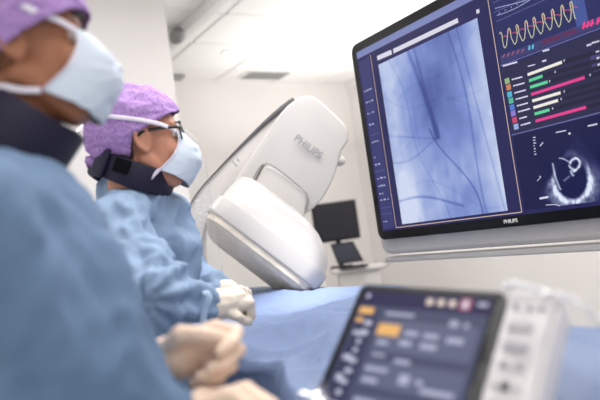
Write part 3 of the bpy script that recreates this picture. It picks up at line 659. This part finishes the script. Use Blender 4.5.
def dress_head(T, par, seed, capmat, maskmat, skinm, glasses, strap_z=(.012, .045), low=None):
    def put(name, me, m, parent=par): me.transform(T); return link(name, me, m, parent)
    c = put('surgical_cap', cap_mesh(seed, low is None), capmat); 
    b_ = bmesh.new(); tubebm(b_, [Vector((-.125, 0, -.02)), Vector((-.128, -.012, -.03)), Vector((-.12, -.02, -.045))], .006, 8, ((1, 0, 0), .009, .003)); tubebm(b_, [Vector((-.128, 0, -.02)), Vector((-.132, .008, -.03)), Vector((-.128, .015, -.045))], .006, 8, ((1, 0, 0), .009, .003)); put('cap_tie', bm_me(b_), capmat, c)
    mk = put('face_mask', mask_mesh(seed), maskmat)
    for s in (-1, 1):
        b_ = bmesh.new(); tubebm(b_, smoothpoly([Vector((.084, s * .0450, .012)), Vector((.084, s * .053, -.015)), Vector((.068, s * .061, -.045)), Vector((.026, s * .064, -.080))], 6, False), .002, 8, ((.6, 0, .8), .0018, .0035)); put('mask_edge', bm_me(b_), M['strap'], mk)
    b_ = bmesh.new(); tubebm(b_, smoothpoly([Vector((.085, -.043, .012)), Vector((.098, -.022, .012)), Vector((.103, 0, .010)), Vector((.098, .022, .012)), Vector((.085, .043, .012))], 6, False), .002, 8, ((0, 0, 1), .003, .002)); put('mask_edge', bm_me(b_), M['strap'], mk)
    for s in (-1, 1):
        pts = [Vector((.084, s * .045, .011)), Vector((.062, s * .072, .019)), Vector((.03, s * .094, .028))] + [capsurf(s * math.radians(a), strap_z[0] + (strap_z[1] - strap_z[0]) * (a - 80) / 100, 1.035 if a > 85 else 1.0) for a in range(90, 181, 10)]
        pts = smoothpoly(pts, 4, False); b_ = bmesh.new(); tubebm(b_, pts, .003, 8, ((0, 0, 1), .0052, .0012)); put('mask_strap', bm_me(b_), M['strap'], mk)
        pts = smoothpoly([Vector((q_[0], s * q_[1], q_[2])) for q_ in (low or ((.024, .066, -.080), (.0, .070, -.078), (-.03, .070, -.07), (-.07, .058, -.07), (-.1, .03, -.07), (-.108, 0, -.07)))], 5, False)
        b_ = bmesh.new(); tubebm(b_, pts, .003, 8, ((0, 0, 1), .0045, .0012)); put('mask_strap', bm_me(b_), M['strap'], mk)
        b_ = bmesh.new(); ico(b_, (.078, s * .031, .010), .0125, None, 3); e_ = put('eye', bm_me(b_), M['eyew'])
        b_ = bmesh.new(); ico(b_, (.0885, s * .0318, .010), (.0025, .0055, .0055), None, 2); put('iris', bm_me(b_), M['iris'], e_)
        b_ = bmesh.new(); tubebm(b_, [Vector((.093, s * .018, .014)), Vector((.0935, s * .031, .019)), Vector((.083, s * .044, .013))], .0018, 6); put('eyelashes', bm_me(b_), M['hair'])
        b_ = bmesh.new(); tubebm(b_, [Vector((.098, s * .014, .032)), Vector((.096, s * .03, .038)), Vector((.082, s * .048, .034))], [.002, .0032, .002], 6); put('eyebrow', bm_me(b_), M['hair'])
    hb = blob_me([('e', (-.03, 0, .02), (.080, .075, .092)), ('e', (-.045, 0, -.03), (.050, .060, .045))], .006, 6)
    b_ = bmesh.new(); b_.from_mesh(hb); bmesh.ops.bisect_plane(b_, geom=list(b_.verts) + list(b_.edges) + list(b_.faces), plane_co=Vector((-.028, 0, 0)), plane_no=Vector((-1, 0, -.0)), clear_inner=True); put('hair', bm_me(b_), M['hair'])
    if glasses:
        b_ = bmesh.new()
        for s in (-1, 1):
            cy = s * .033; n_ = 20
            tubebm(b_, [Vector((.103 - .25 * (abs(cy + .027 * math.cos(a)) - .01), cy + .027 * math.cos(a), .008 + .019 * math.copysign(abs(math.sin(a)) ** .7, math.sin(a)))) for a in [2 * math.pi * k / n_ for k in range(n_ + 1)]], .0024, 6)
            tubebm(b_, [Vector((.090, s * .06, .018)), Vector((.08, s * .070, .019)), Vector((.04, s * .078, .018)), Vector((.0, s * .084, .014)), Vector((-.015, s * .086, .004))], [.0035, .0032, .0026, .002, .002], 6, ((0, 0, 1), .004, .0016))
        tubebm(b_, [Vector((.102, -.01, .014)), Vector((.108, 0, .017)), Vector((.102, .01, .014))], .002, 6)
        g = put('glasses', bm_me(b_), M['frame'])
        for s in (-1, 1):
            n_ = 20; pts = [Vector((.103 - .25 * (abs(s * .033 + .026 * math.cos(a)) - .01), s * .033 + .026 * math.cos(a), .008 + .018 * math.copysign(abs(math.sin(a)) ** .7, math.sin(a)))) for a in [2 * math.pi * k / n_ for k in range(n_)]]
            me = pyd(pts, [tuple(range(n_))]); put('lens', me, M['clear'], g)
def neck_collar(par, T, rx, ry, h, flare, open_ang, patch=True):
    """padded band around the neck; local frame T"""
    N, K = 72, 10; vs = []; fs = []; th = .009
    prof = []
    for k in range(K): a = math.pi * k / (K - 1); prof.append((th * math.sin(a) * .5, h / 2 + th * .5 * math.cos(a) * 0 + 0))
    P_ = [(-th / 2, -h / 2 + .004), (-th / 4, -h / 2), (th / 4, -h / 2), (th / 2, -h / 2 + .004), (th / 2, h / 2 - .004), (th / 4, h / 2), (-th / 4, h / 2), (-th / 2, h / 2 - .004)]; n = len(P_)
    for i in range(N + 1):
        a = -math.pi + 2 * math.pi * i / N
        for r_, z_ in P_:
            zz = z_ ; rr_ = r_ + flare * (z_ / h + .5) + (.004 * math.sin(a * 3))
            vs.append(T @ Vector(((rx + rr_) * math.cos(a), (ry + rr_) * math.sin(a), zz + .006 * math.cos(a * 2))))
    for i in range(N):
        for k in range(n): fs.append((i * n + k, i * n + (k + 1) % n, (i + 1) * n + (k + 1) % n, (i + 1) * n + k))
    fs += [tuple(range(n)), tuple(N * n + k for k in range(n))[::-1]]
    c = link('thyroid_collar', pyd(vs, fs), M['collar'], par)
    return c
def hand_items(o, d, n, thumb, s=1., curl=(50, 60, 40), spread=.0, tcurl=.5, fr=1., per=None):
    d = d.normalized(); n = (n - n.dot(d) * d).normalized(); sd = d.cross(n) * thumb; I = []
    for i in range(4):
        k = o + d * (.088 - .004 * abs(i - 1) - (.008 if i == 3 else 0)) * s + sd * (.031 - .0205 * i) * s
        I.append(('c', o + sd * (.018 - .012 * i) * s + d * .01 * s, .0165 * s, k, .0125 * s * fr))
        c = per[i] if per else curl; L = ((.042, .026, .021), (.046, .029, .022), (.043, .027, .021), (.034, .021, .019))[i]; ang = 0; p = k
        dd = (d + sd * spread * (1.5 - i)).normalized()
        for j in range(3):
            ang += math.radians(c[j]); q = p + (dd * math.cos(ang) + n * math.sin(ang)) * L[j] * s
            I.append(('c', p, (.0112 - .001 * j) * s * fr * (.92 if i == 3 else 1), q, (.0102 - .001 * j) * s * fr * (.92 if i == 3 else 1))); p = q
    I.append(('e', o + d * .045 * s - n * .004 * s, (.034 * s, .034 * s, .016 * s), Matrix((d, sd, n)).transposed()))
    b0 = o + d * .015 * s + sd * .022 * s + n * .006 * s; b1 = b0 + (d * .6 + sd * .65 + n * .4).normalized() * .042 * s; b2 = b1 + (d * (1 - .2 * tcurl) - sd * .2 * tcurl + n * tcurl).normalized() * .034 * s; b3 = b2 + (d * (1 - .5 * tcurl) - sd * .7 * tcurl + n * tcurl * .6).normalized() * .026 * s
    I += [('c', b0, .017 * s, b1, .0135 * s), ('c', b1, .0125 * s, b2, .0115 * s), ('c', b2, .0112 * s, b3, .0095 * s)]
    return I
def gown_post(seed, amp=1.0, extra=None):
    def f_(co, n):
        k = amp * (.014 * (fold((co.x * 1.0, co.y, co.z * .6), 5.5, seed) - .35) + .009 * (fold((co.x, co.y, co.z * .8), 13, seed + 1) - .6) + .0075 * (fold((co.x, co.y, co.z * .7), 26, seed + 2) - .6))
        if extra: k += extra(co)
        return co + n * k
    return f_

# ---- surgeon
hT = frame(W(142, 143, 1.55), RM @ Vector((.955, 0, -.30)), 0, math.radians(1))
sg = thing('person', 'person in glasses, purple cap and pale blue gown standing at the table watching the monitor', 'person', Vector((.45, 1.6, 0)))
nk = W(131, 182, 1.60); sR, sL = W(122, 226, 1.44), W(152, 214, 1.78)
eR, wR = W(156, 296, 1.30), W(216, 305, 1.45); eL, wL = W(188, 280, 1.76), W(218, 292, 1.62)
ch, wa, pe = W(140, 252, 1.61), W(133, 340, 1.62), W(128, 420, 1.63)
fpR, fpL = Vector((.50, 1.52, .09)), Vector((.56, 1.78, .09))
body_b = TI(hT, head_items()) + [('c', hT @ Vector((-.055, 0, -.16)), .050, nk + Vector((0, 0, -.09)), .048), ('c', nk + Vector((0, 0, -.12)), .06, ch, .095), ('c', ch, .095, wa, .10), ('c', wa, .10, pe, .12),
        ('c', sR, .045, eR, .034), ('c', eR, .032, wR, .022), ('c', sL, .045, eL, .034), ('c', eL, .032, wL, .022), ('c', nk + Vector((0, 0, -.13)), .05, sR, .045), ('c', nk + Vector((0, 0, -.13)), .05, sL, .045)]
for fp, sy in ((fpR, -.08), (fpL, .08)):
    hp_ = pe + Vector((0, sy, -.05)); kn = (hp_ + fp) / 2 + Vector((.02, 0, .02)); body_b += [('c', hp_, .09, kn, .06), ('c', kn, .055, fp, .04)]
blob('body', body_b, .0052, M['skin'], sg, smooth=3)
dress_head(hT, sg, 3.3, M['cap'], M['mask'], M['skin'], True, (.034, .088), ((.027, .064, -.079), (.010, .063, -.092), (-.02, .058, -.115), (-.06, .05, -.125), (-.09, .03, -.125), (-.1, 0, -.125)))
gown_items = [('c', W(134, 202, 1.60), .075, W(150, 222, 1.58), .09), ('c', W(145, 203, 1.55), .06, W(152, 214, 1.57), .060), ('c', W(114, 193, 1.58), .052, W(122, 222, 1.62), .09), ('c', nk + Vector((0, 0, -.075)), .085, ch + Vector((0, 0, .04)), .150), ('c', ch, .158, wa, .165), ('c', wa, .165, pe, .175), ('c', pe, .175, pe + Vector((.02, .02, -.55)), .20),
              ('c', nk + Vector((0, 0, -.10)), .078, sR, .078), ('c', nk + Vector((0, 0, -.10)), .078, sL, .078),
              ('c', sR, .080, eR, .066), ('c', eR, .064, eR.lerp(wR, .8), .048), ('c', eR.lerp(wR, .8), .046, wR + (wR - eR) * .02, .036),
              ('c', sL, .080, eL, .066), ('c', eL, .064, eL.lerp(wL, .9), .045), ('c', eL.lerp(wL, .5), .05, wL, .036), ('c', ch + Vector((0, 0, .08)), .12, sR, .07), ('c', ch + Vector((0, 0, .08)), .12, sL, .07)]
def radial(co):
    # cloth gathered at the near elbow
    d = (co - eR); r = d.length; a = math.atan2(d.z, d.x * .8 - d.y * .6)
    return .008 * math.sin(a * 9 + 14 * r) * math.exp(-((r - .09) / .09) ** 2)
gw = blob('gown', gown_items, .007, M['gown'], sg, smooth=5, post=gown_post(2.2, 1.25, radial))
cT = frame(W(132, 177, 1.555), RM @ Vector((.955, 0, -.30)), 0, math.radians(-26))
cl_ = neck_collar(sg, cT, .100, .084, .064, .004, 0)
q0 = cT @ Vector((-.01, -.096, .004)); rt = cT.to_3x3() @ Vector((1, .0, 0)); upv = cT.to_3x3() @ Vector((0, 0, 1)); ou = cT.to_3x3() @ Vector((-.2, -1, 0)).normalized()
box('collar_tab', cT @ Vector((-.080, -.060, .0)), (.024, .006, .036), M['collar'], cl_, ((cT.to_3x3() @ Vector((.55, -.83, 0))).normalized(), (cT.to_3x3() @ Vector((-.83, -.55, 0))).normalized(), upv), bev=.005)
box('velcro_patch', cT @ Vector((-.03, -.0925, .005)), (.020, .003, .017), M['velcro'], cl_, ((cT.to_3x3() @ Vector((.93, -.37, 0))).normalized(), (cT.to_3x3() @ Vector((-.37, -.93, 0))).normalized(), upv), bev=.002)
def sleeve_dir(e, w): return (w - e).normalized()
dR = (W(252, 297, 1.50) - wR).normalized()
gl = hand_items(wR, dR, RM @ Vector((-.1, -.9, -.2)), -1, .88, curl=(80, 85, 55), tcurl=.7, fr=1.2)
gl += [('c', wR - dR * .01, .040, wR + dR * .05, .034)]
blob('glove', gl, .0026, M['glove'], sg, smooth=3, post=lambda co, n: co + n * .0014 * fold(co, 45, 3))
dL = (W(250, 290, 1.58) - wL).normalized()
gl = hand_items(wL, dL, RM @ Vector((.1, -.8, .4)), 1, .88, curl=(75, 80, 50), fr=1.15) + [('c', wL - dL * .02, .037, wL + dL * .03, .032)]
blob('glove', gl, .003, M['glove'], sg, smooth=3)
ctp = smoothpoly([W(197, 297, 1.36), W(204, 292, 1.35), W(209, 299, 1.345), W(205, 308, 1.345), W(203, 322, 1.345), W(204, 336, 1.35), W(201, 344, 1.35)], 5, False)
tube('sleeve_tie', ctp, .004, mat('pale_tie', rgb(178, 200, 226), .8), gw, 8, ((RM @ Vector((1, 0, 0))), .008, .0022))
for fp in (fpR, fpL): blob('shoe', [('c', fp + Vector((-.05, .01, -.04)), .045, fp + Vector((.13, -.02, -.05)), .035)], .008, M['white2'], sg)

# ---- assistant in front
h2 = frame(W(22, 52, .95), RM @ Vector((.96, 0, -.26)), 0, math.radians(2))
as_ = thing('person', 'blurred person in purple cap, dark collar and blue gown with gloved hands at near left', 'person', Vector((.0, .95, 0)))
nk2 = W(8, 158, .94); s2R, s2L = Vector((.05, .78, 1.42)), Vector((.02, 1.06, 1.44))
ch2, wa2, pe2 = W(-22, 300, .86), Vector((-.03, .94, 1.05)), Vector((-.03, .95, .9))
w2L = W(166, 360, .92); e2R = W(95, 420, .78); w2R = W(190, 417, .84); e2L = Vector((.10, .95, 1.08))
bb = TI(h2, head_items()) + [('c', h2 @ Vector((-.055, 0, -.16)), .056, nk2 + Vector((0, 0, -.05)), .06), ('c', nk2 + Vector((0, 0, -.08)), .06, ch2, .09), ('c', ch2, .09, wa2, .1), ('c', wa2, .11, pe2, .12),
     ('c', s2R, .042, e2R, .032), ('c', e2R, .032, w2R, .022), ('c', s2L, .042, e2L, .032), ('c', e2L, .032, w2L, .022), ('c', nk2 + Vector((0, 0, -.08)), .05, s2R, .042), ('c', nk2 + Vector((0, 0, -.08)), .05, s2L, .042)]
for sy in (-.1, .1):
    hp_ = pe2 + Vector((0, sy, -.03)); fp = Vector((-.02, .95 + sy * 1.2, .09)); kn = (hp_ + fp) / 2 + Vector((.02, 0, .02)); bb += [('c', hp_, .085, kn, .058), ('c', kn, .053, fp, .04)]
    blob('shoe', [('c', fp + Vector((-.05, 0, -.04)), .045, fp + Vector((.14, 0, -.05)), .035)], .008, M['white2'], as_)
blob('body', bb, .0052, M['skin2'], as_, smooth=3)
dress_head(h2, as_, 8.1, M['cap'], M['mask'], M['skin2'], False, (.052, .135))
g2 = [('c', W(20, 215, .88), .08, W(48, 192, .90), .040), ('c', nk2 + Vector((0, 0, -.08)), .075, s2R, .075), ('c', s2R, .08, e2R, .07), ('c', e2R, .07, w2R, .038), ('c', nk2 + Vector((0, 0, -.095)), .070, W(-12, 262, .83), .160), ('c', W(-12, 262, .83), .160, W(-18, 360, .83), .205), ('c', W(-18, 360, .83), .205, W(-20, 440, .84), .225), ('c', W(-20, 440, .84), .225, pe2, .2), ('c', pe2, .19, pe2 + Vector((0, 0, -.5)), .22),
      ('c', nk2 + Vector((0, 0, -.08)), .07, s2L, .07), ('c', s2L, .07, e2L, .06), ('c', W(50, 290, .82), .105, W(104, 400, .82), .098), ('c', W(108, 400, .84), .07, w2L - (w2L - e2L).normalized() * .02, .042), ('c', e2L, .055, w2L - (w2L - e2L).normalized() * .02, .042)]
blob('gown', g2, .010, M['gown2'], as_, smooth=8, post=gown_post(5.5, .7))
cT2 = frame(W(6, 143, .94), RM @ Vector((.95, 0, -.26)), 0, math.radians(-40))
neck_collar(as_, cT2, .090, .084, .130, -.006, 0)
d2 = (W(226, 345, .92) - w2L).normalized()
g_ = hand_items(w2L, d2, RM @ Vector((.05, -.35, .93)), -1, 1.0, spread=.05, tcurl=.35, fr=1.05, per=((38, 62, 50), (55, 72, 45), (72, 75, 45), (86, 75, 40)))
g_ += [('c', w2L - d2 * .04, .036, w2L + d2 * .02, .034)]
blob('glove', g_, .0024, M['glove2'], as_, smooth=3, post=lambda co, n: co + n * .001 * fold(co, 50, 1))
d3 = (W(240, 392, .84) - w2R).normalized()
g_ = hand_items(w2R, d3, RM @ Vector((.2, -.9, .3)), 1, .95, tcurl=.6, fr=1.05, per=((55, 70, 35),) * 4) + [('c', w2R - d3 * .03, .034, w2R + d3 * .02, .032)]
blob('glove', g_, .0026, M['glove2'], as_, smooth=3)

# ------------------------------------------------------------------ clear shield behind the surgeon
def shield():
    # edge line in the picture, right side; sheet runs back to the left behind the surgeon
    edge = smoothpoly([W(184, 128, 1.86), W(199, 142, 1.86), W(206, 165, 1.85), (W(212, 208, 1.84)), W(218, 245, 1.83), W(226, 291, 1.82)], 6, False)
    left = smoothpoly([W(84, 122, 2.0), W(70, 142, 2.0), W(70, 165, 2.0), W(72, 208, 1.98), W(74, 245, 1.97), W(76, 291, 1.96)], 6, False)
    n = len(edge); K = 50; vs = []; fs = []
    for j in range(n):
        for i in range(K):
            t = i / (K - 1); p = left[j].lerp(edge[j], t); p += RM @ Vector((0, 0, .05 * math.sin(t * math.pi))); p += RM @ Vector((0, 0, 1)) * .006 * fold(p, 14, 4) * min(1, (1 - t) * 8)
            vs.append(p)
    for j in range(n - 1):
        for i in range(K - 1): a = j * K + i; fs.append((a, a + 1, a + K + 1, a + K))
    return pyd(vs, fs), edge
me, edge = shield()
sh = thing('radiation_shield', 'clear curved hanging radiation shield in plastic cover behind the person in glasses', 'shield', W(150, 210, 1.9))
link('pane', me, M['clear'], sh); tube('pane_edge', edge, .0014, M['clear'], sh, 6)
rnd = random.Random(11)
def wrinkle_strips(name, centre_px, spread, n, z, L, parent):
    for i in range(n):
        b_ = bmesh.new()
        x = centre_px[0] + rnd.uniform(-1, 1) * spread[0]; y = centre_px[1] + rnd.uniform(-1, 1) * spread[1]; a = rnd.uniform(0, math.pi); l_ = rnd.uniform(.3, 1) * L
        pts = [W(x + l_ * (t - .5) * math.cos(a) + 1.2 * math.sin(t * 5 + i), y + l_ * (t - .5) * math.sin(a), z) for t in (0, .25, .5, .75, 1)]
        tubebm(b_, pts, [.0002, .0007, .0009, .0006, .0002], 6)
        link(name, bm_me(b_), mat('film_crease_glint', rgb(245, 245, 248), .1, coat=1), parent)  # white crease strips: glints on the clear cover put into the colour
wrinkle_strips('film_crease_glint', (201, 216), (6, 30), 26, 1.82, 5, sh); wrinkle_strips('film_crease_glint', (78, 166), (6, 12), 14, 1.97, 6, sh)
box('hanger', W(120, 120, 2.0) + Vector((0, 0, .02)), (.06, .01, .03), M['white2'], sh, bev=.005)
ht = W(120, 120, 2.0); tube('hanger_rod', [ht, Vector((ht.x - .1, ht.y + .25, 2.3)), Vector((ht.x - .1, ht.y + .25, CH))], .008, M['white2'], sh)

# ------------------------------------------------------------------ touchscreen console
TL = W(362, 283, .95); TR = W(506.5, 291.5, .80); BLp = W(312, 400, .852)
tU = (TR - TL).normalized(); tV = (BLp - TL); tV = (tV - tV.dot(tU) * tU).normalized(); tN = tU.cross(-tV).normalized()
if tN.dot(CAM - TL) < 0: tN = -tN
tw = (TR - TL).length; th_ = .235
con = thing('touchscreen_console', 'tilted touchscreen control console with button strip at the table edge', 'control console', TL + tU * tw / 2 + tV * th_)
def TP(a, b, e=0): return TL + tU * a + tV * b + tN * e
def trr(a0, a1, b0, b1, r, e, n=5):
    out = []
    for ca_, cb_, s in ((a0 + r, b0 + r, 180), (a1 - r, b0 + r, 270), (a1 - r, b1 - r, 0), (a0 + r, b1 - r, 90)):
        for k in range(n + 1): a = math.radians(s + 90 * k / n); out.append(TP(ca_ + r * math.cos(a), cb_ + r * math.sin(a), e))
    return out
hs_ = prism('tablet', trr(0, tw, 0, th_, .012, 0), tN * -.02, M['black'], con, bev=.003)
prism('touchscreen', trr(.013, tw - .013, .013, th_ - .013, .002, .0006), tN * -.0005, emis('touchscreen_slate', rgb(74, 78, 104)), hs_, smooth=False)
def tquad(fl, a0, b0, a1, b1, e): fl.append([TP(a0, b0, e), TP(a0, b1, e), TP(a1, b1, e), TP(a1, b0, e)])
def tpart(name, c, rects, e=.001, st=1):
    if name != 'field_text':
        for r in rects: q = []; tquad(q, *r, e); link(name, pyd(q[0], [(0, 1, 2, 3)]), emis(name + '_light', c, st), hs_, smooth=False)
        return
    q = []; [tquad(q, *r, e) for r in rects]; vs = [p for k in q for p in k]; link(name, pyd(vs, [tuple(range(4 * i, 4 * i + 4)) for i in range(len(q))]), emis(name + '_light', c, st), hs_, smooth=False)
s_ = tw / .228
tpart('header_bar', rgb(40, 36, 74), [(.013, .013, tw - .013, .038)])
tpart('list_row', rgb(98, 102, 128), [(.062, .058, .208, .108), (.062, .122, .208, .16), (.062, .172, .208, .215)])
tpart('side_strip', rgb(58, 60, 88), [(.016, .042, .052, .218)])
tpart('orange_button', rgb(238, 184, 110), [(.017, .042, .042, .053), (.018, .060, .030, .067), (.060, .066, .096, .084)], .0016)
tpart('status_icon', rgb(232, 214, 200), [(.121, .020, .131, .030), (.138, .020, .148, .030), (.155, .020, .165, .030)], .0016)
tpart('red_outline_icon', rgb(170, 90, 120), [(.171, .016, .187, .034)], .0014); tpart('person_icon', rgb(220, 214, 225), [(.175, .019, .183, .031)], .0018)
rn = random.Random(2); rc = []
for b in (.064, .079, .094, .108, .124, .140, .156, .172, .190, .205):
    rc += [(.034, b, .034 + rn.uniform(.006, .013), b + .007)]
rc += [(.020, .019, .026, .026), (.196, .021, .210, .026), (.022, .082, .044, .088), (.022, .120, .036, .128), (.024, .15, .034, .16)]
tpart('sidebar_text', rgb(196, 198, 220), rc, .0018)
rc = [(.064, .047, .11, .052), (.165, .051, .178, .06), (.186, .053, .193, .06), (.105, .073, .125, .08), (.134, .074, .156, .081), (.168, .076, .192, .084), (.067, .092, .085, .098), (.102, .088, .12, .096), (.134, .089, .158, .097),
      (.066, .112, .088, .116), (.104, .116, .128, .122), (.064, .132, .10, .138), (.066, .148, .09, .155), (.12, .136, .136, .15), (.145, .14, .155, .147), (.155, .15, .2, .157), (.066, .178, .10, .185), (.12, .18, .15, .188), (.16, .19, .2, .197)]
tpart('field_text', rgb(176, 180, 204), rc, .0018)
pw = .058
bp_ = prism('button_panel', trr(tw + .006, tw + .006 + pw, .0, th_, .01, .004), tN * -.05, M['panel'], con, bev=.006)
def btn(a, b, wa_, hb, m=None):
    c = TP(tw + .006 + a, b, .006); box('button', c, (wa_ / 2, hb / 2, .003), m or M['button'], bp_, (tU, tV, tN), bev=.002)
for a in (.014, .031, .046): btn(a, .024, .008, .008)
btn(.026, .052, .030, .013); btn(.026, .080, .030, .013); btn(.018, .104, .012, .010); btn(.036, .104, .012, .010); btn(.014, .132, .006, .006); btn(.026, .132, .010, .010, M['blackm']); btn(.04, .132, .006, .006)
btn(.026, .158, .03, .012); btn(.026, .18, .03, .012)
box('side_wall', TP(tw + .006 + pw + .002, th_ / 2, -.026), (.003, th_ / 2 - .004, .024), M['panel'], con, (tU, tV, tN), bev=.005)
box('back_shell', TP(tw / 2 + .03, th_ / 2, -.04), (tw / 2 + .02, th_ / 2 - .01, .02), M['white2'], con, (tU, tV, tN), bev=.01)
bs = TP(tw / 2, th_ * .6, -.06); tube('support_arm', [bs, bs + Vector((.05, 0, -.06)), Vector((bs.x + .08, bs.y, 1.03))], .018, M['white2'], con, 12)
# wrinkled clear film over the console's right side
def film(rows, K, seed, amp):
    vs = []; fs = []; n = len(rows)
    for j, (a, b) in enumerate(rows):
        for i in range(K):
            t = i / (K - 1); p = a.lerp(b, t); p += tN * amp * fold(p, 38, seed) + tU * amp * .7 * fold(p, 25, seed + 4); vs.append(p)
    for j in range(n - 1):
        for i in range(K - 1): k = j * K + i; fs.append((k, k + 1, k + K + 1, k + K))
    return pyd(vs, fs)
top0 = smoothpoly([TP(tw - .002, .0, .012), TP(tw + .022, -.002, .014), TP(tw + .055, .004, .01), TP(tw + .088, .006, -.004), TP(tw + .115, .022, -.03)], 10, False)
rows = [(p, p + tV * (th_ + .04) + tU * .01 * math.sin(i * .4)) for i, p in enumerate(top0)]
fm = tag(link('film_cover', film(rows, 60, 2, .006), M['film']), 'wrinkled clear plastic film over the console button strip', 'plastic cover')
b_ = bmesh.new(); tp = [p + tN * .004 * math.sin(i * 1.9) + tV * .003 * math.sin(i * 1.3) for i, p in enumerate(top0)]
tubebm(b_, tp, [.0012 + .0038 * abs(math.sin(i * .7)) ** 2 for i in range(len(tp))], 8); link('bunched_edge', bm_me(b_), mat('film_crease_glint', rgb(238, 236, 238), .12, coat=1), fm)  # bunched film edge, its highlights painted in with solid white
rows = [(W(290 + 3.0 * i, 404, .80), W(318 + 1.2 * i, 368 + i * 2, .86)) for i in range(14)]
me = film(rows, 30, 7, .006); fl2 = tag(link('film_corner', me, M['clear']), 'crumpled corner of clear film beside the touchscreen lower left edge', 'plastic film')
